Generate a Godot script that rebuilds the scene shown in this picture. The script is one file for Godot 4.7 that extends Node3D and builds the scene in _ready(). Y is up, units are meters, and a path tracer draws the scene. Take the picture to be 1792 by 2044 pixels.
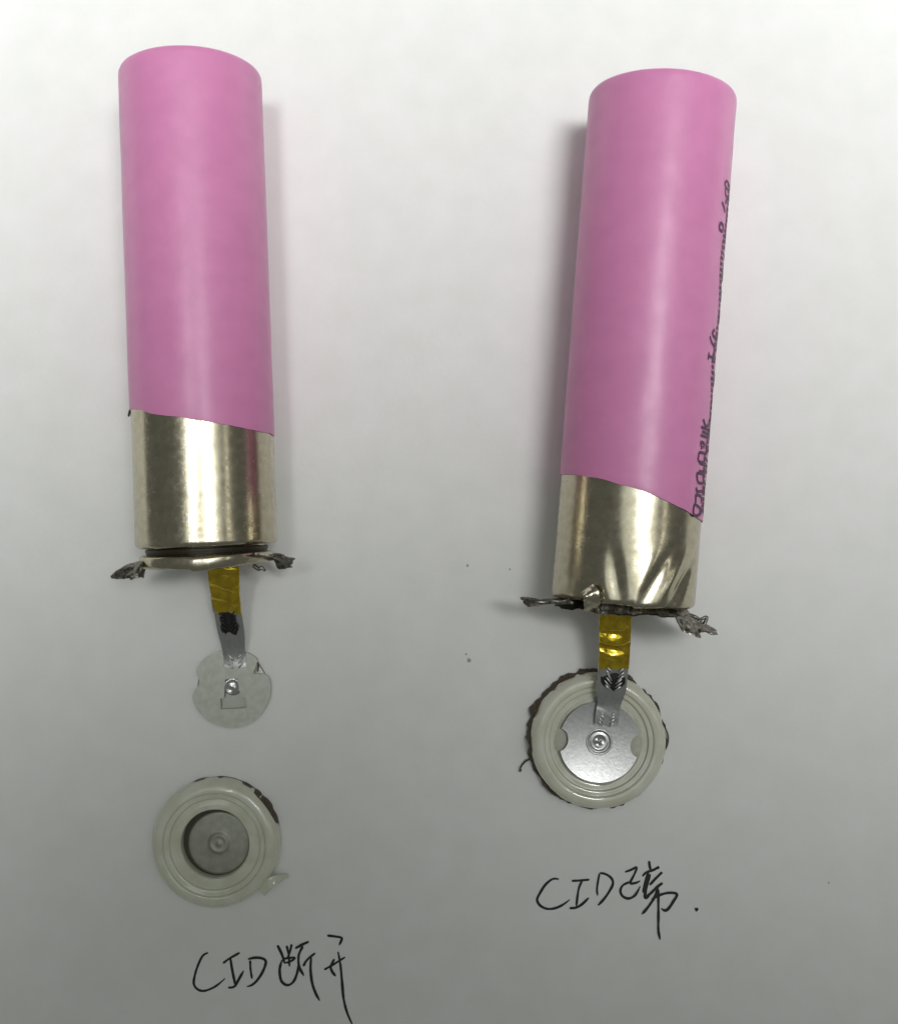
extends Node3D
# Two opened pink battery cells, a loose sealing cap and handwriting on a white sheet.
# All lengths in the builders are millimetres; MM turns them into metres.

const MM := 0.001
const CAM_H := 147.7          # lens above the paper, mm
const TILT := 0.0175          # the camera looks one degree towards the far edge
const FOCAL := 2112.0         # focal length in units of a 1792 x 2044 picture


class Bag:
	# collects triangles with smooth normals inside every patch; millimetres in, metres out
	var v := PackedVector3Array()
	var n := PackedVector3Array()
	var idx := PackedInt32Array()

	func patch(pts: Array, nu: int, nv: int, wrap: bool) -> void:
		var base := v.size()
		var acc := []
		acc.resize(pts.size())
		acc.fill(Vector3.ZERO)
		var tri := []
		var um := nu if wrap else nu - 1
		for j in nv - 1:
			for i in um:
				var a := j * nu + i
				var b := j * nu + (i + 1) % nu
				var c := a + nu
				var d := b + nu
				tri.append([a, b, c])
				tri.append([b, d, c])
		for t in tri:
			var pa: Vector3 = pts[t[0]]
			var pb: Vector3 = pts[t[1]]
			var pc: Vector3 = pts[t[2]]
			var fn := (pc - pa).cross(pb - pa)
			for k in t:
				acc[k] += fn
		for k in pts.size():
			v.append(pts[k] * 0.001)
			var q: Vector3 = acc[k]
			n.append(q.normalized() if q.length() > 1e-12 else Vector3.UP)
		for t in tri:
			for k in t:
				idx.append(base + k)

	func flat_tri(a: Vector3, b: Vector3, c: Vector3, want: Vector3) -> void:
		var fn := (c - a).cross(b - a).normalized()
		if fn.dot(want) < 0.0:
			var s := b
			b = c
			c = s
			fn = -fn
		for p in [a, b, c]:
			idx.append(v.size())
			v.append(p * 0.001)
			n.append(fn)

	func mesh() -> ArrayMesh:
		var arr := []
		arr.resize(Mesh.ARRAY_MAX)
		arr[Mesh.ARRAY_VERTEX] = v
		arr[Mesh.ARRAY_NORMAL] = n
		arr[Mesh.ARRAY_INDEX] = idx
		var m := ArrayMesh.new()
		m.add_surface_from_arrays(Mesh.PRIMITIVE_TRIANGLES, arr)
		return m


var M := {}
var noise := FastNoiseLite.new()
var rng := RandomNumberGenerator.new()
var cam_basis: Basis


# ------------------------------------------------------------------ helpers
func at(u: float, w: float, h: float) -> Vector3:
	# the point at height h (mm) that a ruler laid in the photograph puts at (u, w)
	var dir := cam_basis * Vector3((u - 896.0) / FOCAL, -(w - 1022.0) / FOCAL, -1.0)
	return Vector3(0, CAM_H, 0) + dir * ((h - CAM_H) / dir.y)


func nz(x: float, y: float, z: float = 0.0) -> float:
	return noise.get_noise_3d(x, y, z)


func obj(called: String, b: Bag, mat: Material, parent: Node3D = self) -> MeshInstance3D:
	var o := MeshInstance3D.new()
	o.name = called
	o.mesh = b.mesh()
	o.material_override = mat
	parent.add_child(o, true)
	return o


func thing(called: String, label: String, category: String, where: Vector3, turn: float, group := "") -> Node3D:
	var o := Node3D.new()
	o.name = called
	add_child(o, true)
	o.position = where * MM
	o.rotation.y = turn
	o.set_meta("label", label)
	o.set_meta("category", category)
	if group:
		o.set_meta("group", group)
	return o


func local(o: Node3D, p: Vector3) -> Vector3:
	return (o.transform.affine_inverse() * (p * MM)) / MM


func smooth(pts: Array, per: int) -> Array:
	# Catmull-Rom through the points (Vector2 or Vector3)
	if pts.size() < 3:
		var out2 := []
		for k in per + 1:
			out2.append(pts[0].lerp(pts[1], float(k) / per))
		return out2
	var out := []
	for i in pts.size() - 1:
		var p0 = pts[maxi(i - 1, 0)]
		var p1 = pts[i]
		var p2 = pts[i + 1]
		var p3 = pts[mini(i + 2, pts.size() - 1)]
		for k in per:
			out.append(p1.cubic_interpolate(p2, p0, p3, float(k) / per))
	out.append(pts[-1])
	return out


func lathe(b: Bag, prof: Array, seg: int, axis_z: bool, centre: Vector3, shape = null) -> void:
	# prof: Vector2(radius, along); axis_z: along local Z with angle 0 up; else along Y
	var pts := []
	for p in prof:
		for i in seg:
			var f := TAU * i / seg
			var r: float = p.x
			var s: float = p.y
			if shape != null:
				var q: Vector2 = shape.call(f, r, s)
				r = q.x
				s = q.y
			if axis_z:
				pts.append(centre + Vector3(sin(f) * r, cos(f) * r, s))
			else:
				pts.append(centre + Vector3(cos(f) * r, s, sin(f) * r))
	b.patch(pts, seg, prof.size(), true)


func tube(b: Bag, path: Array, r0: float, r1: float, sides := 7) -> void:
	var pts := []
	for k in path.size():
		var d: Vector3 = (path[mini(k + 1, path.size() - 1)] - path[maxi(k - 1, 0)]).normalized()
		var side := d.cross(Vector3(0.13, 0.97, 0.2)).normalized()
		var up := side.cross(d)
		var r := lerpf(r0, r1, float(k) / (path.size() - 1))
		if k == 0 or k == path.size() - 1:
			r *= 0.35
		for i in sides:
			var f := TAU * i / sides
			pts.append(path[k] + side * cos(f) * r + up * sin(f) * r)
	b.patch(pts, sides, path.size(), true)


func strip(b: Bag, path: Array, widths: Array, thick: float, wave = null) -> void:
	# a bent band: path of centre points, a width at each; a rounded rectangle as section
	var sec := [Vector2(-1, 0.5), Vector2(-0.96, 1), Vector2(-0.6, 1), Vector2(-0.2, 1), Vector2(0.2, 1), Vector2(0.6, 1), Vector2(0.96, 1), Vector2(1, 0.5), Vector2(1, -0.5), Vector2(0.96, -1), Vector2(0, -1), Vector2(-0.96, -1), Vector2(-1, -0.5)]
	var pts := []
	for k in path.size():
		var d: Vector3 = (path[mini(k + 1, path.size() - 1)] - path[maxi(k - 1, 0)]).normalized()
		var side := Vector3(-d.z, 0, d.x).normalized()
		var up := side.cross(d)
		if up.y < 0:
			up = -up
		for s in sec:
			var lift := 0.0
			if wave != null and s.y > 0.9:
				lift = wave.call(float(k) / (path.size() - 1), s.x)
			pts.append(path[k] + side * s.x * widths[k] * 0.5 + up * (s.y * thick * 0.5 + lift))
	b.patch(pts, sec.size(), path.size(), true)
	# end caps
	for e in [0, path.size() - 1]:
		var o: int = e * sec.size()
		var c: Vector3 = path[e]
		for i in sec.size():
			b.flat_tri(c, pts[o + i], pts[o + (i + 1) % sec.size()], (path[0] - path[1]) if e == 0 else (path[-1] - path[-2]))


func ribbon(b: Bag, pts2: Array, w: float, y: float) -> void:
	# an ink stroke on the paper: tapering ends, slightly uneven width, 0.01 mm of ink
	var path := smooth(pts2, 6)
	var left := []
	var total := path.size()
	for k in total:
		var d: Vector2 = (path[mini(k + 1, total - 1)] - path[maxi(k - 1, 0)]).normalized()
		var side := Vector2(-d.y, d.x)
		var t := float(k) / (total - 1)
		var ww := w * (0.86 + 0.3 * nz(path[k].x * 6.0, path[k].y * 6.0, 40.0)) * (0.6 + 0.4 * smoothstep(0.0, 0.1, t)) * (0.45 + 0.55 * smoothstep(0.0, 0.16, 1.0 - t))
		for s in [-1.0, -0.5, 0.5, 1.0]:
			var q: Vector2 = path[k] + side * s * ww * 0.5
			left.append(Vector3(q.x, y - (0.008 if absf(s) > 0.9 else 0.0), q.y))
	b.patch(left, 4, total, false)


func plate(b: Bag, outline: PackedVector2Array, holes: Array, y0: float, y1: float, c: Vector3, dish := 0.0) -> void:
	# flat plate with openings, level, with walls; x,z from the outlines
	var pts := PackedVector2Array()
	pts.append_array(outline)
	for h in holes:
		pts.append_array(h)
	var lo := outline[0]
	var hi := outline[0]
	for p in outline:
		lo = lo.min(p)
		hi = hi.max(p)
	var step := (hi.x - lo.x) / 11.0
	for i in range(1, 11):
		for j in range(1, 11):
			var p := lo + Vector2(i, j) * step + Vector2(0.013 * (j % 3), 0.017 * (i % 3))
			if inside(p, outline, holes):
				pts.append(p)
	var tri := Geometry2D.triangulate_delaunay(pts)
	for k in range(0, tri.size(), 3):
		var m := (pts[tri[k]] + pts[tri[k + 1]] + pts[tri[k + 2]]) / 3.0
		if inside(m, outline, holes):
			for side in [[y1, Vector3.UP], [y0, Vector3.DOWN]]:
				var q := []
				for e in 3:
					q.append(c + Vector3(pts[tri[k + e]].x, side[0] + dish * pts[tri[k + e]].length_squared(), pts[tri[k + e]].y))
				var first := b.v.size()
				b.flat_tri(q[0], q[1], q[2], side[1])
				for e in 3:
					var p := b.v[first + e] * 1000.0 - c
					var up := Vector3(-2.0 * dish * p.x, 1.0, -2.0 * dish * p.z).normalized()
					b.n[first + e] = up if side[0] == y1 else -up
	for loop in [outline] + holes:
		var wall := []
		for y in [y0, y1]:
			for p in loop:
				wall.append(c + Vector3(p.x, y + dish * p.length_squared(), p.y))
		b.patch(wall, loop.size(), 2, true)


func inside(p: Vector2, outline: PackedVector2Array, holes: Array) -> bool:
	if not Geometry2D.is_point_in_polygon(p, outline):
		return false
	for h in holes:
		if Geometry2D.is_point_in_polygon(p, h):
			return false
	return true


func dense(pts: Array, step: float) -> PackedVector2Array:
	var out := PackedVector2Array()
	for i in pts.size():
		var a: Vector2 = pts[i]
		var c: Vector2 = pts[(i + 1) % pts.size()]
		var n := maxi(1, int(a.distance_to(c) / step))
		for k in n:
			out.append(a.lerp(c, float(k) / n))
	return out


# ------------------------------------------------------------------ materials
func noise_tex(freq: float, octaves: int, lo: Color, hi: Color, sd: int, size := 512) -> NoiseTexture2D:
	var f := FastNoiseLite.new()
	f.seed = sd
	f.frequency = freq
	f.fractal_octaves = octaves
	var g := Gradient.new()
	g.set_color(0, lo)
	g.set_color(1, hi)
	var t := NoiseTexture2D.new()
	t.width = size
	t.height = size
	t.seamless = true
	t.noise = f
	t.color_ramp = g
	return t


func mat(lin: Color, rough: float, metal := 0.0) -> StandardMaterial3D:
	var m := StandardMaterial3D.new()
	m.albedo_color = lin.linear_to_srgb()
	m.roughness = rough
	m.metallic = metal
	return m


func tri(m: StandardMaterial3D, per_mm: float) -> StandardMaterial3D:
	m.uv1_triplanar = true
	m.uv1_scale = Vector3.ONE * (1000.0 / per_mm)
	return m


func make_materials() -> void:
	var white := Color(1, 1, 1)
	M.paper = tri(mat(Color(0.82, 0.82, 0.80), 0.9), 90.0)
	M.paper.albedo_texture = noise_tex(0.012, 5, Color(0.972, 0.975, 0.968), white, 3, 1024)
	M.paper.heightmap_enabled = true
	M.paper.heightmap_texture = noise_tex(0.09, 4, Color.BLACK, white, 4, 1024)
	M.paper.heightmap_scale = 0.0012
	M.paper.metallic_specular = 0.3
	M.pink = tri(mat(Color(0.70, 0.26, 0.48), 0.39), 40.0)
	M.pink.albedo_texture = noise_tex(0.02, 4, Color(0.95, 0.94, 0.95), white, 5)
	M.pink.roughness_texture = noise_tex(0.03, 3, Color(0.8, 0.8, 0.8), white, 6)
	M.pink.metallic_specular = 0.44
	M.pink.heightmap_enabled = true
	M.pink.heightmap_texture = noise_tex(0.03, 4, Color.BLACK, white, 21)
	M.pink.heightmap_scale = 0.002
	M.nickel = tri(mat(Color(0.62, 0.575, 0.445), 0.38, 1.0), 25.0)
	M.nickel.albedo_texture = noise_tex(0.03, 5, Color(0.86, 0.85, 0.82), white, 7)
	M.nickel.roughness_texture = noise_tex(0.045, 5, Color(0.42, 0.42, 0.42), Color(0.85, 0.85, 0.85), 8)
	M.torn = tri(mat(Color(0.52, 0.50, 0.45), 0.34, 1.0), 6.0)
	M.torn.albedo_texture = noise_tex(0.02, 5, Color(0.25, 0.24, 0.2), white, 9)
	M.torn.heightmap_enabled = true
	M.torn.heightmap_texture = noise_tex(0.02, 4, Color.BLACK, white, 10)
	M.torn.heightmap_scale = 0.006
	M.tape = tri(mat(Color(0.86, 0.66, 0.03), 0.14, 0.85), 9.0)
	M.tape.albedo_texture = noise_tex(0.012, 4, Color(0.72, 0.66, 0.5), white, 11)
	M.tape.clearcoat_enabled = true
	M.tape.clearcoat = 0.6
	M.tape.clearcoat_roughness = 0.08
	M.aluminium = tri(mat(Color(0.70, 0.70, 0.69), 0.32, 1.0), 8.0)
	M.aluminium.albedo_texture = noise_tex(0.02, 5, Color(0.9, 0.9, 0.9), white, 12)
	M.aluminium.heightmap_enabled = true
	M.aluminium.heightmap_texture = noise_tex(0.03, 4, Color.BLACK, white, 13)
	M.aluminium.heightmap_scale = 0.0008
	M.dark = mat(Color(0.035, 0.034, 0.034), 0.35, 0.6)
	M.nylon = tri(mat(Color(0.72, 0.73, 0.63), 0.14), 30.0)
	M.nylon.clearcoat_enabled = true
	M.nylon.clearcoat = 0.8
	M.nylon.clearcoat_roughness = 0.04
	M.nylon.albedo_texture = noise_tex(0.014, 4, Color(0.90, 0.89, 0.84), white, 14)
	M.film = tri(mat(Color(0.58, 0.60, 0.54), 0.3), 10.0)
	M.film.albedo_texture = noise_tex(0.015, 4, Color(0.9, 0.9, 0.87), white, 15)
	M.plate = mat(Color(0.46, 0.47, 0.42), 0.4, 0.2)
	M.gap_shade = mat(Color(0.05, 0.045, 0.032), 0.6)
	M.dull = tri(mat(Color(0.42, 0.42, 0.36), 0.5, 0.55), 8.0)
	M.dull.albedo_texture = noise_tex(0.01, 3, Color(0.88, 0.88, 0.86), white, 16)
	M.residue = tri(mat(Color(0.30, 0.215, 0.125), 0.7), 2.5)
	M.residue.albedo_texture = noise_tex(0.02, 4, Color(0.06, 0.05, 0.04), white, 17)
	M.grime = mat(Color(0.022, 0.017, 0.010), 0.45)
	M.ink = mat(Color(0.010, 0.009, 0.010), 0.55)
	M.print = mat(Color(0.075, 0.028, 0.065), 0.5)
	M.smudge = mat(Color(0.38, 0.38, 0.34), 0.9)


# ------------------------------------------------------------------ battery cell pieces
const R_CAN := 9.05
const R_WRAP := 9.2


func wrapper(root: Node3D, cut: Curve, sd: float, swell: float, more := 0.0) -> void:
	# shrink sleeve; cut gives its slanted lower edge over the side-to-side position
	var b := Bag.new()
	var seg := 120
	var st := [Vector2(6.4, -62.05), Vector2(8.3, -62.1), Vector2(8.75, -62.05), Vector2(9.02, -61.85), Vector2(9.16, -61.55), Vector2(R_WRAP, -61.1)]
	for k in 61:
		st.append(Vector2(R_WRAP, float(k)))       # share of the way, 0 to 60
	var pts := []
	for q in st.size() + 3:
		for i in seg:
			var f := TAU * i / seg
			var end: float = cut.sample_baked(sin(f) * 0.5 + 0.5) + 0.2 * nz(cos(f) * 20.0, sin(f) * 20.0, sd * 7.0)
			var r := 0.0
			var z := 0.0
			if q < 6:
				r = st[q].x
				z = st[q].y - more
			elif q < st.size():
				z = lerpf(-60.6 - more, end, st[q].y / 60.0)
				r = R_WRAP
			elif q == st.size():
				r = R_WRAP - 0.06
				z = end + 0.03
			elif q == st.size() + 1:
				r = R_CAN + 0.03
				z = end
			else:
				r = R_CAN + 0.02
				z = end - 1.5
			if q >= 3 and q <= st.size():
				r += 0.035 * nz(sin(f) * 22.0, z * 1.6, cos(f) * 22.0 + sd * 50.0)
				r += swell * smoothstep(0.0, -60.0, z)
			pts.append(Vector3(sin(f) * r, R_WRAP + cos(f) * r, z))
	b.patch(pts, seg, st.size() + 3, true)
	obj("wrapper", b, M.pink, root)


func flap(root: Node3D, mid: float, half: float, r0: float, reach: Callable, zfun: Callable, m: Material, label := "") -> void:
	# torn sheet sticking out around angle mid (0 is up, positive to the right)
	var b := Bag.new()
	var nu := 46
	var nr := 12
	for face in [0.07, -0.07]:
		var pts := []
		for j in nr:
			for i in nu:
				var t := float(i) / (nu - 1) * 2.0 - 1.0
				var f := mid + t * half
				var g := float(j) / (nr - 1)
				var r: float = r0 + reach.call(t) * g
				var z: float = zfun.call(t, g) + face
				pts.append(Vector3(sin(f) * r, R_WRAP + cos(f) * r, z))
		b.patch(pts, nu, nr, false)
	var rim := []
	for face in [0.07, -0.07]:
		for i in nu:
			var t := float(i) / (nu - 1) * 2.0 - 1.0
			var f := mid + t * half
			var r: float = r0 + reach.call(t)
			rim.append(Vector3(sin(f) * r, R_WRAP + cos(f) * r, zfun.call(t, 1.0) + face))
	b.patch(rim, nu, 2, false)
	var o := obj("torn_flap", b, m, root)
	if label:
		o.set_meta("label", label)


func weld_ridges(parent: Node3D, c: Vector3, along: Vector3, len: float, wid: float, m: Material, sd: int, n: int, y: float) -> void:
	# the knurled print of the welding horn: short slanting bars
	var b := Bag.new()
	var side := Vector3(-along.z, 0, along.x).normalized()
	rng.seed = sd
	for k in n:
		var row := float(k / 2) / maxf(1.0, (n / 2.0) - 1.0) - 0.5
		var s := -1.0 if k % 2 == 0 else 1.0
		var mid := c + along * row * len * 0.8 + side * s * wid * (0.27 + 0.05 * rng.randf_range(-1, 1)) + Vector3(0, y, 0)
		var d := (along * (-0.8 * s + 0.25 * rng.randf_range(-1, 1)) + side * 0.75).normalized() * (wid * 0.19 + rng.randf() * 0.1)
		tube(b, smooth([mid - d, mid + Vector3(0, 0.1, 0), mid + d], 3), 0.13, 0.11, 6)
	obj("weld_ridges", b, m, parent)


# ------------------------------------------------------------------ handwriting
func hand(paper: Node3D, ox: float, oy: float, sc: float, label: String, strokes: Array, w := 0.40) -> void:
	var b := Bag.new()
	var y := 0.06
	for s in strokes:
		var pts := []
		for k in range(0, s.size(), 2):
			var p := at((ox + s[k] / sc) / 1.0179, (oy + s[k + 1] / sc) / 1.0179, 0.0)
			pts.append(Vector2(p.x, p.z))
		ribbon(b, pts, w, y)
		y += 0.006
	var o := obj("handwritten_character", b, M.ink, paper)
	o.set_meta("label", label)


func write_all(paper: Node3D) -> void:
	# lower left line
	hand(paper, 370, 1880, 4.843, "handwritten letter C of the lower line", [[258, 268, 205, 300, 160, 390, 128, 490, 118, 575, 150, 625, 205, 645, 270, 630, 345, 590, 425, 522]])
	hand(paper, 370, 1880, 4.843, "handwritten letter I of the lower line", [[405, 372, 470, 325, 570, 268], [478, 325, 492, 420, 512, 520, 528, 590], [455, 612, 515, 602, 560, 530, 608, 445]])
	hand(paper, 370, 1880, 4.843, "handwritten letter D of the lower line", [[672, 345, 675, 430, 690, 525], [650, 332, 720, 318, 790, 325, 826, 360, 795, 455, 740, 540, 690, 585, 640, 602]])
	hand(paper, 370, 1880, 4.843, "first handwritten ideograph of the lower line", [[940, 195, 985, 290, 1010, 375], [1030, 200, 1050, 290, 1058, 405], [1080, 185, 1062, 260, 1035, 330], [992, 330, 1040, 322, 1110, 318, 1075, 350, 1010, 372], [985, 340, 962, 430, 972, 530, 1005, 575, 1055, 585, 1105, 540, 1140, 440, 1150, 330], [1115, 225, 1180, 190, 1250, 158], [1190, 205, 1150, 290, 1152, 400, 1200, 495], [1195, 400, 1230, 340, 1312, 270], [1272, 310, 1265, 420, 1280, 560, 1315, 665, 1355, 740]])
	hand(paper, 370, 1880, 4.843, "last handwritten ideograph of the lower line", [[1428, 100, 1500, 108, 1568, 122, 1565, 155, 1545, 195], [1400, 435, 1480, 390, 1605, 312], [1500, 330, 1465, 400, 1475, 450, 1512, 500], [1535, 260, 1560, 400, 1575, 560, 1590, 720, 1625, 860, 1680, 985]])
	# upper right line
	hand(paper, 1060, 1720, 4.48, "handwritten letter C of the upper line", [[335, 296, 280, 295, 215, 345, 160, 430, 138, 485, 165, 535, 225, 565, 295, 562, 370, 530, 435, 482]])
	hand(paper, 1060, 1720, 4.48, "handwritten letter I of the upper line", [[452, 312, 530, 308, 615, 300], [548, 310, 520, 370, 505, 450, 495, 545], [432, 560, 490, 555, 545, 525, 608, 465]])
	hand(paper, 1060, 1720, 4.48, "handwritten letter D of the upper line", [[705, 245, 690, 320, 682, 390, 688, 445], [705, 240, 760, 250, 815, 290, 825, 345, 780, 430, 730, 495, 690, 535]])
	hand(paper, 1060, 1720, 4.48, "first handwritten ideograph of the upper line", [[935, 232, 990, 212, 1042, 190, 1020, 255, 985, 330, 1035, 330, 1075, 310], [985, 320, 920, 350, 895, 400, 915, 450, 970, 472, 1030, 440, 1075, 360]])
	hand(paper, 1060, 1720, 4.48, "last handwritten ideograph of the upper line", [[1155, 130, 1160, 170, 1168, 210], [1225, 200, 1245, 185, 1200, 210, 1130, 235, 1095, 270], [1150, 230, 1125, 310, 1100, 420], [1275, 232, 1215, 290, 1160, 350], [1165, 250, 1140, 340, 1118, 440, 1130, 465, 1180, 410], [1278, 330, 1225, 370, 1175, 420, 1130, 455], [1235, 365, 1210, 450, 1150, 545, 1090, 615], [1180, 480, 1240, 445, 1330, 420, 1408, 432, 1375, 500, 1330, 565, 1295, 580, 1265, 560], [1240, 390, 1240, 520, 1240, 640, 1240, 760, 1255, 845]], 0.42)
	hand(paper, 1060, 1720, 4.48, "ink full stop of the upper line", [[1572, 575, 1586, 572, 1600, 580]], 0.55)


# ------------------------------------------------------------------ scene
func _ready() -> void:
	noise.seed = 11
	noise.frequency = 0.08
	noise.fractal_octaves = 3

	# camera straight above the sheet
	var cam := Camera3D.new()
	cam.name = "camera"
	cam.keep_aspect = Camera3D.KEEP_HEIGHT
	cam.fov = rad_to_deg(2.0 * atan(1022.0 / FOCAL))
	cam.near = 0.005
	cam.far = 10.0
	var fwd := Vector3(0, -cos(TILT), -sin(TILT))
	cam_basis = Basis(Vector3.RIGHT, Vector3.RIGHT.cross(fwd), -fwd).orthonormalized()
	cam.transform = Transform3D(cam_basis, Vector3(0, CAM_H * MM, 0))
	add_child(cam)
	cam.current = true

	# light: dim room, a broad ceiling panel, a tube to the right, two added spots that fade towards the near edge
	var we := WorldEnvironment.new()
	we.name = "environment"
	var env := Environment.new()
	env.background_mode = Environment.BG_COLOR
	env.background_color = Color(0.122, 0.127, 0.121).linear_to_srgb()
	env.tonemap_mode = Environment.TONE_MAPPER_LINEAR
	env.tonemap_exposure = 1.0
	env.sdfgi_enabled = true
	env.ssao_enabled = true
	env.ssil_enabled = true
	we.environment = env
	add_child(we)
	var panel := AreaLight3D.new()
	panel.name = "ceiling_panel"
	panel.area_size = Vector2(1.5, 0.95)
	panel.position = Vector3(0.22, 1.4, -0.28)
	panel.rotation = Vector3(-PI / 2, 0, 0)
	panel.light_energy = 0.37
	panel.light_color = Color(0.975, 1.0, 0.985)
	panel.area_range = 6.0
	panel.shadow_enabled = true
	add_child(panel)
	var strip_light := AreaLight3D.new()
	strip_light.name = "ceiling_tube"
	strip_light.area_size = Vector2(0.12, 0.6)
	strip_light.position = Vector3(1.55, 1.4, -0.05)
	strip_light.rotation = Vector3(-PI / 2, 0, 0)
	strip_light.light_energy = 0.10
	strip_light.light_color = Color(1.0, 0.99, 0.94)
	strip_light.area_range = 6.0
	strip_light.shadow_enabled = true
	add_child(strip_light)
	for d in [[Vector3(-0.16, 0.52, -0.12), Vector3(-0.26, 0.0, -0.185), 24.2, 0.50, 0.115, 0.15], [Vector3(0.17, 0.48, -0.14), Vector3(0.14, 0.0, -0.235), 25.5, 0.45, 0.125, 0.15]]:
		var lamp := SpotLight3D.new()
		lamp.name = "added_spot"  # added light; its cone edge stands in for a held phone's shade
		add_child(lamp, true)
		lamp.look_at_from_position(d[0], d[1], Vector3.BACK)
		lamp.spot_angle = d[2]
		lamp.light_energy = d[3]
		lamp.light_size = d[4]
		lamp.spot_angle_attenuation = d[5]
		lamp.spot_range = 4.0
		lamp.spot_attenuation = 2.0
		lamp.light_color = Color(0.995, 0.995, 1.0)
		lamp.shadow_enabled = true

	make_materials()

	# the sheet of paper
	var pb := Bag.new()
	var pp := []
	for j in 61:
		for i in 61:
			var x := (i - 30) * 7.0
			var z := (j - 30) * 7.0
			pp.append(Vector3(x, 0.0, z))
	pb.patch(pp, 61, 61, false)
	var paper := obj("paper_sheet", pb, M.paper)
	paper.set_meta("kind", "structure")
	paper.set_meta("label", "white paper sheet under the battery cells with two handwritten lines")
	write_all(paper)
	for s in [[933, 1129, 0.2], [1017, 1136, 0.15], [936, 1318, 0.3], [930, 1306, 0.15], [1653, 1762, 0.12]]:
		var sb := Bag.new()
		var c := at(s[0], s[1], 0.0)
		var sr: float = s[2]
		lathe(sb, [Vector2(sr, 0.01), Vector2(sr * 0.8, 0.05), Vector2(sr * 0.4, 0.09), Vector2(0.01, 0.1)], 14, false, c, func(f, r, y): return Vector2(r * (1.0 + 0.45 * nz(cos(f) * 12.0 + c.x * 9.0, sin(f) * 12.0)), y))
		obj("dirt_speck", sb, M.smudge, paper)

	left_cell()
	right_cell()
	loose_cap()


func cell_root(open_px: Vector2, shut_px: Vector2, called: String, label: String) -> Node3D:
	var o := at(open_px.x, open_px.y, R_WRAP)
	var c := at(shut_px.x, shut_px.y, R_WRAP)
	var d := c - o
	return thing(called, label, "battery", Vector3(o.x, 0, o.z), atan2(-d.x, -d.z), "pink battery cells opened at one end")


func curve(vals: Array) -> Curve:
	var c := Curve.new()
	c.min_value = -30.0
	c.max_value = 10.0
	for i in vals.size():
		c.add_point(Vector2(float(i) / (vals.size() - 1), vals[i]), 0, 0, Curve.TANGENT_LINEAR, Curve.TANGENT_LINEAR)
	c.bake_resolution = 200
	c.bake()
	return c


func can_bottom(prof: Array, more := 0.0) -> Array:
	var out := [Vector2(0.01, -61.6 - more), Vector2(8.3, -61.6 - more), Vector2(8.8, -61.4 - more), Vector2(R_CAN, -60.9 - more)]
	for k in 36:
		out.append(Vector2(R_CAN, lerpf(-60.0, -20.0, k / 35.0)))
	for k in range(1, 60):
		out.append(Vector2(R_CAN, lerpf(-20.0, -0.9, k / 59.0)))
	return out + prof


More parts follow.
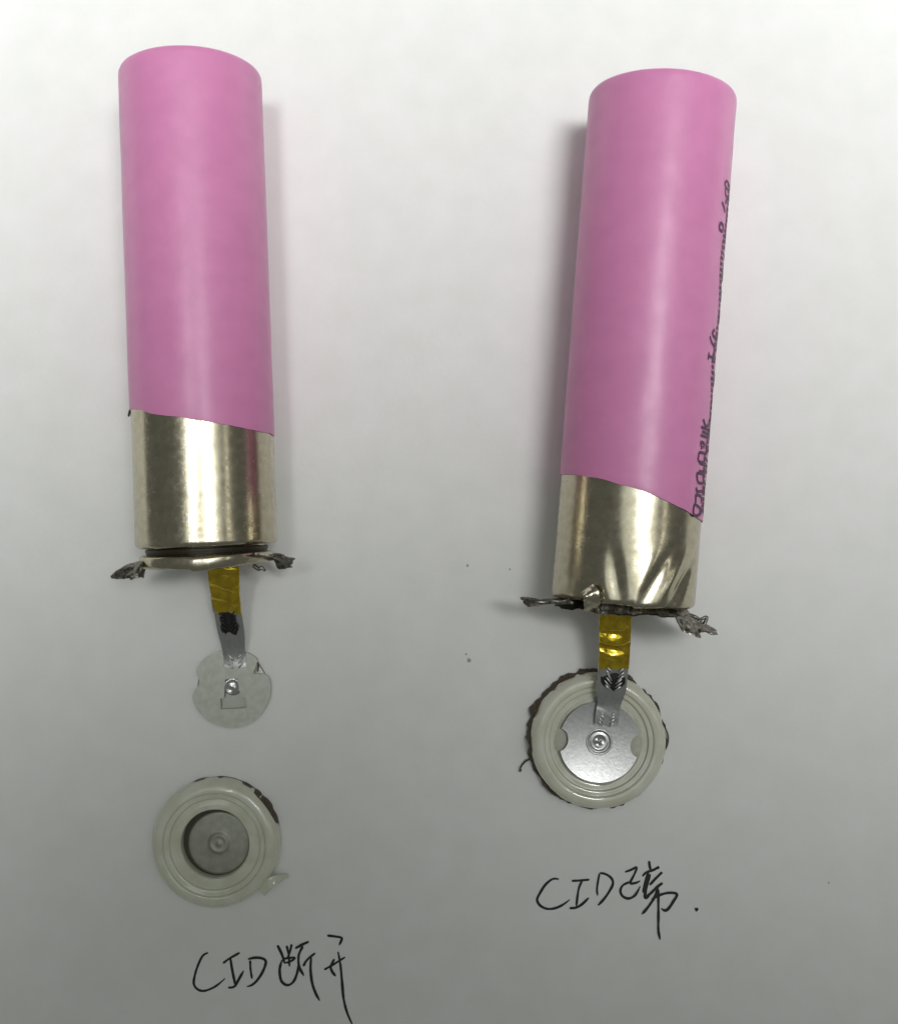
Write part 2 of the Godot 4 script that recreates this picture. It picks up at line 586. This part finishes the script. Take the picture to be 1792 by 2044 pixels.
func left_cell() -> void:
	var root := cell_root(Vector2(414, 1090), Vector2(381, 143), "battery_cell", "pink battery cell at left, loose clear disc hanging from its taped tab")
	wrapper(root, curve([-18.0, -17.6, -16.7, -16.2, -15.8, -15.4, -15.0, -14.6, -14.2]), 0.0, 0.0)
	var b := Bag.new()
	lathe(b, can_bottom([Vector2(9.07, -0.7), Vector2(9.06, -0.45), Vector2(8.98, -0.22), Vector2(8.82, -0.06), Vector2(8.6, 0.0), Vector2(8.2, -0.06), Vector2(7.7, -0.1), Vector2(7.55, 0.1), Vector2(7.5, 0.5), Vector2(7.55, 0.85)]), 144, true, Vector3(0, R_WRAP, 0), func(f, r, s): return Vector2(r + 0.02 * nz(sin(f) * 20.0, cos(f) * 20.0, s * 2.0), s + (0.25 * nz(f * 6.0, 9.0) if s > -0.8 else 0.0)))
	var can := obj("metal_can", b, M.nickel, root)
	# torn-open rim: bright band behind the groove
	b = Bag.new()
	lathe(b, [Vector2(7.55, 0.8), Vector2(7.9, 1.0), Vector2(8.3, 1.15), Vector2(8.5, 1.3), Vector2(8.6, 1.6), Vector2(8.58, 2.2), Vector2(8.5, 2.6), Vector2(8.4, 2.85), Vector2(8.2, 2.95), Vector2(8.05, 2.8), Vector2(8.0, 2.4), Vector2(7.9, 1.4)], 120, true, Vector3(0, R_WRAP, 0), func(f, r, s): return Vector2(r * (1.0 + 0.02 * nz(f * 11.0, s * 3.0)), s + 0.3 * nz(f * 8.0, 2.0) * clampf(s - 0.8, 0.0, 1.0) - 0.55 * absf(sin(f)) * clampf(s - 0.8, 0.0, 1.0)))
	obj("crimped_rim", b, M.nickel, root)
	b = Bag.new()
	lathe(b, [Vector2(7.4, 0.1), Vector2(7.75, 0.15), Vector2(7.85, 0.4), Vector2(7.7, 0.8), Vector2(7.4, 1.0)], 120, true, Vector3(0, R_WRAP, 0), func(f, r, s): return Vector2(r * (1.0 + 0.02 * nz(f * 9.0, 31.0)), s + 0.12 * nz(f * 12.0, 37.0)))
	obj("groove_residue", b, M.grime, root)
	b = Bag.new()
	lathe(b, [Vector2(0.01, 1.2), Vector2(4.0, 1.25), Vector2(8.0, 1.2)], 60, true, Vector3(0, R_WRAP, 0))
	obj("inner_insulator", b, M.dark, root)
	# flaps
	flap(root, -1.35, 0.45, 8.0, func(t): return (3.2 - 1.6 * t * t) * (1.0 + 0.55 * nz(t * 48.0, 3.0)), func(t, g): return 1.6 + 2.1 * g * g + 0.8 * nz(t * 20.0, g * 12.0, 7.0) * g - 0.2 * t, M.torn)
	flap(root, 1.30, 0.42, 8.0, func(t): return (3.5 - 2.2 * t * t) * (1.0 + 0.55 * nz(t * 48.0, 13.0)), func(t, g): return 1.5 + 0.6 * g + 0.8 * nz(t * 20.0, g * 12.0, 17.0) * g + 1.2 * t * g, M.torn)
	b = Bag.new()
	for w in [[[505, 1128], [517, 1136], [522, 1133], [530, 1140]], [[262, 1135], [252, 1145], [247, 1156]]]:
		var pts := []
		for q in w:
			pts.append(local(root, at(q[0], q[1], 12.0)))
		tube(b, smooth(pts, 5), 0.3, 0.18)
	obj("torn_shred", b, M.torn, root)
	# a dark nick where the sleeve was cut
	b = Bag.new()
	var nick := []
	for q in [[262, 818], [259, 824], [257, 832]]:
		nick.append(local(root, at(q[0], q[1], 11.5)))
	tube(b, smooth(nick, 4), 0.22, 0.12)
	obj("sleeve_nick", b, M.ink, root)

	# tab: taped above, bare below, running down to the disc
	var tape_px := [[447, 1118, 9.0], [447, 1150, 8.0], [450, 1185, 6.4], [454, 1222, 4.6]]
	var tp := []
	for q in tape_px:
		tp.append(local(root, at(q[0], q[1], q[2])))
	tp = smooth(tp, 12)
	var ws := []
	for k in tp.size():
		ws.append(4.15 - 0.35 * smoothstep(0.2, 0.9, float(k) / tp.size()) + 0.12 * nz(k * 3.0, 5.0))
	b = Bag.new()
	strip(b, tp, ws, 0.35, func(t, s): return 0.45 * nz(t * 45.0, s * 9.0, 8.0) + 0.22 * nz(t * 120.0, s * 24.0, 2.0))
	var tape := obj("tape_wrap", b, M.tape, root)
	tape.set_meta("label", "dark amber tape on the left cell's tab")
	var bare_px := [[453, 1212, 4.95], [458, 1240, 3.9], [463, 1268, 2.7], [466, 1290, 1.75], [469, 1312, 1.3], [470, 1332, 1.25]]
	tp = []
	for q in bare_px:
		tp.append(local(root, at(q[0], q[1], q[2])))
	tp = smooth(tp, 8)
	ws = []
	for k in tp.size():
		ws.append(lerpf(3.7, 3.1, smoothstep(0.3, 0.7, float(k) / tp.size())))
	b = Bag.new()
	strip(b, tp, ws, 0.22, func(t, s): return 0.06 * nz(t * 50.0, s * 14.0, 4.0))
	var tab := obj("lead_tab", b, M.aluminium, root)
	var along := Vector3(0.02, -0.35, 0.94).normalized()
	b = Bag.new()
	var sc := local(root, at(457, 1244, 4.05))
	var blot := []
	for j in 6:
		for i in 26:
			var f := TAU * i / 26.0
			var r := (1.0 - j / 5.0) * (1.0 + 0.5 * nz(cos(f) * 16.0, sin(f) * 16.0, 5.0))
			var side := Vector3(1, 0, 0)
			blot.append(sc + side * cos(f) * r * 1.2 + along * sin(f) * r * 1.75 + Vector3(0, 0.10 + 0.10 * j / 5.0 + 0.1 * nz(f * 9.0, j * 12.0), 0))
	b.patch(blot, 26, 6, true)
	obj("weld_scorch", b, M.dark, tab)
	weld_ridges(tab, sc, along, 3.0, 2.4, M.dark, 5, 10, 0.22)
	weld_ridges(tab, local(root, at(470, 1320, 1.3)), Vector3(0.05, 0, 1).normalized(), 1.5, 2.4, M.aluminium, 8, 6, 0.15)

	# the small disc that came away with the tab
	var dc := local(root, at(465, 1372, 0.0))
	var outl := PackedVector2Array()
	for i in 96:
		var f := TAU * i / 96.0
		var r := 5.45 + 0.12 * nz(cos(f) * 14.0, sin(f) * 14.0, 30.0)
		r -= 1.7 * exp(-pow((wrapf(f + 0.55, -PI, PI)) / 0.16, 2.0))
		r -= 1.1 * exp(-pow((wrapf(f - 3.35, -PI, PI)) / 0.22, 2.0))
		outl.append(Vector2(cos(f) * r, sin(f) * r))
	var key := dense([Vector2(-1.55, 1.35), Vector2(-1.0, 1.2), Vector2(-0.75, -1.3), Vector2(0.9, -1.35), Vector2(1.3, 1.2), Vector2(2.0, 1.3), Vector2(2.05, 2.75), Vector2(-1.5, 2.8)], 0.3)
	b = Bag.new()
	plate(b, outl, [key], 0.55, 1.25, dc, -0.0015)
	var disc := obj("insulator_disc", b, M.film, root)
	b = Bag.new()
	lathe(b, [Vector2(0.01, 0.0), Vector2(4.9, 0.0), Vector2(4.8, 0.12), Vector2(4.7, 0.26), Vector2(4.0, 0.3), Vector2(0.01, 0.3)], 72, false, dc)
	obj("contact_plate", b, M.plate, disc)
	b = Bag.new()
	var hub := dc + Vector3(0.1, 0.45, -0.2)
	lathe(b, [Vector2(1.25, 0.0), Vector2(1.2, 0.3), Vector2(1.05, 0.42), Vector2(0.9, 0.36), Vector2(0.75, 0.2), Vector2(0.35, 0.2), Vector2(0.01, 0.3)], 40, false, hub, func(f, r, s): return Vector2(r, s + 0.14 * sin(f * 2.0 + 0.6) * clampf(r, 0.0, 1.0)))
	obj("weld_dimple", b, M.aluminium, disc)
	b = Bag.new()
	tube(b, smooth([dc + Vector3(3.75, 1.1, -3.5), dc + Vector3(3.9, 1.2, -2.9), dc + Vector3(3.7, 1.15, -2.2)], 6), 0.16, 0.1)
	obj("burr", b, M.residue, disc)


func crease(x: float, z: float, cx: float, cz: float, ang: float, len: float, wid: float) -> float:
	var d := Vector2(x - cx, z - cz).rotated(-ang)
	return exp(-pow(d.x / len, 2.0) - pow(d.y / wid, 2.0))


func right_cell() -> void:
	var root := cell_root(Vector2(1241, 1200), Vector2(1320, 205), "battery_cell", "pink battery cell at right with printed edge, cap still on its tab")
	root.scale = Vector3.ONE * 1.02
	wrapper(root, curve([-15.6, -15.3, -14.8, -14.3, -13.8, -13.1, -12.3, -11.5, -10.8]), 4.0, 0.16, 3.0)
	var b := Bag.new()
	lathe(b, can_bottom([Vector2(9.05, -0.6), Vector2(9.0, -0.3), Vector2(8.86, -0.08), Vector2(8.6, 0.05), Vector2(8.2, 0.08), Vector2(7.9, -0.1), Vector2(7.9, -1.2)], 3.0), 200, true, Vector3(0, R_WRAP, 0), func(f, r, s):
		var x := wrapf(f, -PI, PI) * R_CAN
		var d := 0.32 * crease(x, s, -2.4, -3.0, 1.35, 4.2, 1.0)
		d += 0.26 * crease(x, s, 2.3, -3.4, 2.05, 3.2, 0.7)
		d -= 0.12 * crease(x, s, 0.9, -3.6, 1.9, 3.0, 0.7)
		d += 0.5 * crease(x, s, 6.6, -3.0, 2.2, 3.4, 0.8)
		d -= 0.2 * crease(x, s, 4.7, -3.6, 2.1, 3.0, 0.5)
		d += 0.35 * crease(x, s, -5.4, -0.8, 0.2, 1.6, 0.8)
		return Vector2(r - d + 0.02 * nz(sin(f) * 20.0, cos(f) * 20.0, s * 2.0), s + 0.4 * nz(f * 6.0, 4.0) * smoothstep(-2.0, 0.0, s)))
	obj("metal_can", b, M.nickel, root)
	b = Bag.new()
	lathe(b, [Vector2(0.01, -0.9), Vector2(4.0, -0.85), Vector2(7.9, -0.9)], 60, true, Vector3(0, R_WRAP, 0))
	obj("inner_insulator", b, M.dark, root)
	# ragged remains of the crimp, all round and longest at the two sides
	b = Bag.new()
	var nu := 180
	for face in [0.1, -0.1]:
		var pts := []
		for j in 7:
			var g := j / 6.0
			for i in nu:
				var f := TAU * i / nu
				var r := 7.9 + g * (0.75 + 0.5 * nz(cos(f) * 30.0, sin(f) * 30.0, 2.0))
				pts.append(Vector3(sin(f) * r, R_WRAP + cos(f) * r, 0.05 + face + 0.9 * g + 0.7 * g * nz(cos(f) * 24.0, sin(f) * 24.0, 9.0)))
		b.patch(pts, nu, 7, true)
	obj("crimped_rim", b, M.torn, root)
	flap(root, -1.30, 0.55, 8.3, func(t): return (4.4 - 2.4 * t * t) * (1.0 + 0.55 * nz(t * 48.0, 23.0)), func(t, g): return 0.4 + 0.5 * g + 1.1 * nz(t * 20.0, g * 12.0, 27.0) * g - 0.5 * t * g, M.torn)
	flap(root, 1.32, 0.62, 8.2, func(t): return (3.6 - 2.0 * t * t) * (1.0 + 0.55 * nz(t * 48.0, 33.0)), func(t, g): return 0.7 + 2.2 * g + 0.8 * nz(t * 20.0, g * 12.0, 37.0) * g, M.torn)
	b = Bag.new()
	for w in [[[1375, 1232], [1392, 1248], [1402, 1250], [1410, 1232], [1396, 1238], [1386, 1252]], [[1366, 1226], [1384, 1230], [1396, 1236]]]:
		var pts := []
		for q in w:
			pts.append(local(root, at(q[0], q[1], 12.0)))
		tube(b, smooth(pts, 5), 0.32, 0.16)
	obj("torn_shred", b, M.torn, root)
	# folded burr left of the middle
	b = Bag.new()
	var fold := []
	for q in [[1172, 1176, 17.6], [1180, 1186, 18.4], [1181, 1202, 17.9], [1180, 1220, 16.6]]:
		fold.append(local(root, at(q[0], q[1], q[2])))
	fold = smooth(fold, 6)
	var fw := []
	for k in fold.size():
		fw.append(1.8 + 0.5 * nz(k * 7.0, 1.0))
	strip(b, fold, fw, 0.3, func(t, s): return 0.3 * nz(t * 18.0, s * 7.0, 3.0))
	obj("folded_burr", b, M.nickel, root)

	print_marks(root)

	# tab from the can down onto the cap
	var tape_px := [[1228, 1196, 9.4], [1228, 1230, 9.0], [1227, 1262, 8.0], [1226, 1296, 6.8], [1224, 1334, 5.9]]
	var tp := []
	for q in tape_px:
		tp.append(local(root, at(q[0], q[1], q[2])))
	tp = smooth(tp, 12)
	var ws := []
	for k in tp.size():
		ws.append(4.2 - 0.2 * float(k) / tp.size() + 0.1 * nz(k * 3.0, 15.0))
	b = Bag.new()
	strip(b, tp, ws, 0.35, func(t, s):
		var e: float = t - 0.09 * (1.0 - s * s)
		return 0.16 * nz(t * 60.0, s * 10.0, 18.0) - 0.38 * exp(-pow((e - 0.44) / 0.035, 2.0)) + 0.30 * exp(-pow((e - 0.56) / 0.05, 2.0)) - 0.2 * exp(-pow((e - 0.66) / 0.03, 2.0)) + 0.3 * exp(-pow((e - 0.75) / 0.04, 2.0)))
	var tape := obj("tape_wrap", b, M.tape, root)
	tape.set_meta("label", "bright yellow tape on the right cell's tab")
	var bare_px := [[1224, 1322, 6.1], [1222, 1350, 5.5], [1219, 1378, 4.9], [1215, 1405, 4.2], [1211, 1425, 4.0], [1209, 1447, 3.8]]
	tp = []
	for q in bare_px:
		tp.append(local(root, at(q[0], q[1], q[2])))
	tp = smooth(tp, 8)
	ws = []
	for k in tp.size():
		ws.append(lerpf(4.0, 3.1, smoothstep(0.35, 0.6, float(k) / tp.size())))
	b = Bag.new()
	strip(b, tp, ws, 0.22, func(t, s): return 0.06 * nz(t * 50.0, s * 14.0, 24.0))
	var tab := obj("lead_tab", b, M.aluminium, root)
	var wc := local(root, at(1224, 1355, 5.5))
	var along := Vector3(-0.02, -0.16, 0.98).normalized()
	b = Bag.new()
	var blot := []
	for j in 5:
		for i in 28:
			var f := TAU * i / 28.0
			var r := (1.0 - j / 4.0) * (1.0 + 0.2 * nz(cos(f) * 16.0, sin(f) * 16.0, 45.0))
			blot.append(wc + Vector3(1, 0, 0) * cos(f) * r * 1.65 + along * sin(f) * r * 1.5 + Vector3(0, 0.06 + 0.10 * j / 4.0, 0))
	b.patch(blot, 28, 5, true)
	obj("weld_scorch", b, M.dark, tab)
	weld_ridges(tab, wc, along, 3.0, 2.7, M.aluminium, 3, 12, 0.30)
	weld_ridges(tab, local(root, at(1210, 1434, 3.7)), Vector3(-0.05, 0, 1).normalized(), 1.7, 2.5, M.aluminium, 9, 8, 0.22)

	# sealing cap still joined to the tab
	var c := local(root, at(1189, 1472, 0.0))
	c.y = 0.0
	var ring := gasket(root, c, "sealing_gasket", 9.15, 4.1)
	b = Bag.new()
	lathe(b, [Vector2(0.01, 0.2), Vector2(6.4, 0.2), Vector2(6.4, 2.3), Vector2(6.0, 2.5), Vector2(0.01, 2.5)], 72, false, c)
	obj("cap_base", b, M.dull, ring)
	# contact plate with two notches and a dimpled middle
	var outl := PackedVector2Array()
	for i in 160:
		var f := TAU * i / 160.0
		outl.append(Vector2(cos(f), sin(f)) * (5.35 + 0.03 * nz(cos(f) * 20.0, sin(f) * 20.0, 60.0)))
	for s in [-1.0, 1.0]:
		var cut := PackedVector2Array()
		for i in 24:
			var f := TAU * i / 24.0
			cut.append(Vector2(s * 5.2 + cos(f) * 1.05, sin(f) * 1.45 + (0.1 if s < 0 else 0.1)))
		outl = Geometry2D.clip_polygons(outl, cut)[0]
	var hole := PackedVector2Array()
	for i in 40:
		var f := TAU * i / 40.0
		hole.append(Vector2(cos(f), sin(f)) * 1.75)
	b = Bag.new()
	plate(b, outl, [hole], 2.6, 3.05, c, 0.012)
	obj("contact_plate", b, M.aluminium, ring)
	b = Bag.new()
	lathe(b, [Vector2(1.78, 2.9), Vector2(1.76, 3.12), Vector2(1.65, 3.2), Vector2(1.5, 3.14), Vector2(1.4, 3.0), Vector2(1.25, 2.98), Vector2(1.12, 3.06), Vector2(0.95, 3.1), Vector2(0.8, 2.98), Vector2(0.45, 2.9), Vector2(0.2, 2.98), Vector2(0.01, 3.02)], 56, false, c, func(f, r, s): return Vector2(r, s + (0.16 * sin(f * 2.0 + 0.7) * (1.0 - r) if r < 0.95 else 0.0)))
	obj("weld_dimple", b, M.aluminium, ring)
	# brown torn crust round the foot of the gasket
	b = Bag.new()
	lathe(b, [Vector2(9.0, 0.02), Vector2(9.5, 0.04), Vector2(9.55, 0.4), Vector2(9.45, 1.2), Vector2(9.32, 1.9), Vector2(9.2, 2.2), Vector2(9.0, 1.6)], 180, false, c, func(f, r, s): return Vector2(9.0 + (r - 9.0) * (0.75 + 1.0 * nz(cos(f) * 26.0, sin(f) * 26.0, 70.0) + 1.0 * nz(cos(f) * 70.0, sin(f) * 70.0, 70.0)), s * (0.8 + 0.8 * nz(cos(f) * 40.0, sin(f) * 40.0, 75.0))))
	obj("residue_crust", b, M.residue, ring)
	for w in [[[1062, 1512], [1048, 1520], [1040, 1530], [1037, 1540], [1041, 1536]], [[1308, 1506], [1328, 1494], [1333, 1470], [1326, 1450]]]:
		var pts := []
		for q in w:
			pts.append(local(root, at(q[0], q[1], 0.5)))
		b = Bag.new()
		tube(b, smooth(pts, 6), 0.15, 0.07)
		obj("loose_shred", b, M.residue, ring)


func gasket(parent: Node3D, c: Vector3, called: String, rad: float, sd: float) -> MeshInstance3D:
	var b := Bag.new()
	var k := rad / 9.15
	var prof := [Vector2(8.8, 0.0), Vector2(9.12, 0.15), Vector2(9.15, 0.6), Vector2(9.13, 1.7), Vector2(9.05, 2.3), Vector2(8.9, 2.75), Vector2(8.62, 3.1), Vector2(8.25, 3.3), Vector2(7.85, 3.36), Vector2(7.5, 3.3), Vector2(7.32, 3.22), Vector2(7.26, 3.0), Vector2(7.2, 2.94), Vector2(6.95, 2.96), Vector2(6.7, 2.94), Vector2(6.62, 2.88), Vector2(6.57, 2.6), Vector2(6.5, 2.54), Vector2(6.2, 2.52), Vector2(5.85, 2.5), Vector2(5.68, 2.42), Vector2(5.6, 2.0), Vector2(5.6, 0.2)]
	for p in prof.size():
		prof[p] = prof[p] * Vector2(k, 1.0)
	lathe(b, prof, 144, false, c, func(f, r, s): return Vector2(r * (1.0 + 0.006 * nz(cos(f) * 10.0, sin(f) * 10.0, sd * 9.0)), s * (1.0 + 0.02 * nz(cos(f) * 14.0, sin(f) * 14.0, sd * 5.0 + r * 8.0))))
	return obj(called, b, M.nylon, parent)


func loose_cap() -> void:
	var where := at(436, 1676, 0.0)
	var root := thing("gasket_cap", "loose greyish white gasket cap ring lying alone below the left cell", "battery cap", where, 0.0)
	var b := Bag.new()
	lathe(b, [Vector2(8.4, 0.0), Vector2(8.75, 0.12), Vector2(8.8, 0.6), Vector2(8.75, 1.6), Vector2(8.62, 2.1), Vector2(8.35, 2.5), Vector2(7.95, 2.75), Vector2(7.5, 2.85), Vector2(7.15, 2.82), Vector2(7.0, 2.72), Vector2(6.95, 2.5), Vector2(6.88, 2.44), Vector2(6.5, 2.46), Vector2(6.28, 2.44), Vector2(6.2, 2.36), Vector2(6.16, 2.1), Vector2(6.08, 2.04), Vector2(5.5, 2.1), Vector2(5.0, 2.12), Vector2(4.82, 2.06), Vector2(4.7, 2.15), Vector2(4.62, 1.7), Vector2(4.6, 0.7)], 144, false, Vector3.ZERO, func(f, r, s): return Vector2(r * (1.0 + 0.012 * nz(cos(f) * 9.0, sin(f) * 9.0, 90.0)), s * (1.0 + 0.035 * nz(cos(f) * 12.0, sin(f) * 12.0, 95.0 + r * 9.0))))
	var ring := obj("gasket_ring", b, M.nylon, root)
	b = Bag.new()
	lathe(b, [Vector2(4.25, 0.7), Vector2(4.3, 1.0), Vector2(4.0, 1.06), Vector2(3.0, 1.08), Vector2(1.7, 1.14), Vector2(1.45, 1.24), Vector2(1.25, 1.42), Vector2(1.05, 1.46), Vector2(0.85, 1.36), Vector2(0.5, 1.34), Vector2(0.25, 1.5), Vector2(0.01, 1.55)], 72, false, Vector3(0.36, 0, 0.15))
	obj("cup_floor", b, M.dull, root)
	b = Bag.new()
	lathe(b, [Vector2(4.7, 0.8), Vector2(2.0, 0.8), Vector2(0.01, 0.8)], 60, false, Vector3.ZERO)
	obj("shade_disc", b, M.gap_shade, root)  # near-black disc: shade of the gap beside the cup floor, put into colour
	# pulled tail of plastic at the lower right, dirt at the upper right
	b = Bag.new()
	var tail := []
	var tw := []
	for q in [[520, 1778, 1.8], [535, 1765, 2.3], [548, 1756, 2.2], [562, 1752, 1.3], [574, 1748, 0.6]]:
		tail.append(local(root, at(q[0], q[1], q[2])))
	tail = smooth(tail, 6)
	for k in tail.size():
		tw.append(lerpf(1.9, 0.35, float(k) / tail.size()))
	strip(b, tail, tw, 0.35, func(t, s): return 0.25 * nz(t * 30.0, s * 9.0, 6.0))
	obj("pulled_tail", b, M.nylon, root)
	b = Bag.new()
	lathe(b, [Vector2(8.6, 0.02), Vector2(9.0, 0.04), Vector2(9.02, 0.5), Vector2(8.95, 1.1), Vector2(8.8, 1.6), Vector2(8.6, 1.8)], 180, false, Vector3.ZERO, func(f, r, s):
		var grow := 0.15 + 0.6 * exp(-pow(wrapf(f + 0.65, -PI, PI) / 0.55, 2.0)) + 0.35 * exp(-pow(wrapf(f + 1.7, -PI, PI) / 0.5, 2.0))
		return Vector2(8.6 + (r - 8.6) * grow * (0.8 + 1.2 * nz(cos(f) * 40.0, sin(f) * 40.0, 80.0)), s * (0.7 + 0.6 * grow)))
	obj("residue_crust", b, M.residue, root)


func print_marks(root: Node3D) -> void:
	# dark print running along the right flank of the sleeve, only part of it in view
	# each mark: axial position (picture row), then strokes as (row offset, angle in degrees) pairs
	var b := Bag.new()
	var marks := [
		# far cluster
		[390, [[-6, 66, 2, 62, 8, 66, 6, 74, -2, 76, -6, 66]]], [408, [[-8, 64, 4, 66, 6, 76], [-8, 74, 6, 80]]], [422, [[-6, 70, 6, 66]]],
		[440, [[-10, 60, -4, 64, 4, 68], [-10, 72, 10, 74]]], [455, [[-6, 74, 8, 73]]], [476, [[-6, 60, 6, 59, 8, 65, -4, 66, -6, 60], [-4, 74, 14, 76]]],
		[492, [[-4, 73, 6, 78]]], [508, [[-4, 76, 4, 77]]], [526, [[-6, 75, 6, 77]]], [545, [[-6, 74, 6, 77]]], [562, [[-12, 74, 12, 76], [-10, 79, 12, 79]]],
		[602, [[-14, 74, 14, 75], [-12, 79, 12, 79]]], [645, [[-12, 74, 10, 75], [-10, 79, 10, 79]]],
		[685, [[-10, 66, -2, 62, 4, 66, 0, 72], [-6, 76, 6, 76]]], [700, [[-8, 58, 2, 62, 6, 70, -4, 74]]],
		[714, [[-8, 76, 8, 68]]], [730, [[0, 58, 0, 74], [-7, 59, 7, 58], [-6, 74, 8, 73]]], [768, [[-16, 74, 16, 75], [-14, 79, 14, 79]]],
		[805, [[-4, 73, 4, 76]]], [820, [[-5, 74, 5, 74]]], [838, [[-6, 72, 6, 76]]],
		# near cluster
		[858, [[-6, 58, 6, 64, 0, 72, 8, 76], [-8, 70, -2, 76]]], [876, [[-8, 56, -6, 78], [0, 58, 2, 78], [8, 56, 8, 78], [9, 77, -7, 77]]],
		[903, [[-7, 57, 7, 60], [-7, 57, -5, 64, 3, 62], [-6, 68, 6, 72, 4, 78, -6, 76]]], [925, [[-8, 56, 8, 56, 8, 66, -8, 66, -8, 56], [0, 66, 4, 78]]],
		[945, [[-8, 58, -6, 78], [-8, 76, 8, 78], [8, 58, 6, 76], [-6, 68, 6, 68]]], [965, [[-8, 55, 8, 58, 8, 68, -8, 66, -8, 55], [6, 68, 10, 78]]],
		[988, [[-4, 56, 4, 57], [4, 57, 0, 74], [-8, 74, 8, 78]]], [1006, [[-8, 56, 8, 57], [-8, 56, -6, 66, 6, 68], [-2, 74, 8, 78]]], [1026, [[-10, 55, 10, 55, 10, 64, -2, 66, -10, 55], [-10, 70, 10, 68], [-8, 78, 8, 78]]]]
	var plain_marks := 0
	for m in marks:
		plain_marks += m[1].size()
	rng.seed = 77
	for q in 58:
		var row := 388.0 + q * 11.2
		var a := 69.0 + 3.0 * sin(q * 0.35)
		marks.append([row, [[-2.2, a, rng.randf_range(-2.4, -1.6), a + 6.0], [2.0, a + rng.randf_range(-1, 1), rng.randf_range(1.0, 2.4), a + 6.0], [-2.0, a + rng.randf_range(0, 6), 2.0, a + rng.randf_range(0, 6)]]])
	var k := 0
	for m in marks:
		for s in m[1]:
			var pts := []
			for e in range(0, s.size(), 2):
				var row: float = m[0] + s[e]
				# row in the picture to distance along the sleeve
				var z := lerpf(-63.9, 0.0, (row - 218.0) / (1218.0 - 218.0))
				pts.append(Vector2(deg_to_rad(s[e + 1] - 8.0), z))
			var path := smooth(pts, 4)
			var band := []
			var rr := R_WRAP + 0.05 + 0.004 * (k % 4)
			for q in path.size():
				var a: Vector2 = path[maxi(q - 1, 0)] * Vector2(R_WRAP, 1)
				var d: Vector2 = (path[mini(q + 1, path.size() - 1)] * Vector2(R_WRAP, 1) - a).normalized()
				var side := Vector2(-d.y, d.x) * (0.19 if k < plain_marks else 0.12)
				for e in [-1.0, 1.0]:
					var f: float = path[q].x + side.x * e / R_WRAP
					var z: float = path[q].y + side.y * e
					var r := rr + 0.16 * smoothstep(0.0, -60.0, z)
					band.append(Vector3(sin(f) * r, R_WRAP + cos(f) * r, z))
			b.patch(band, 2, path.size(), false)
			k += 1
	obj("printed_code", b, M.print, root)
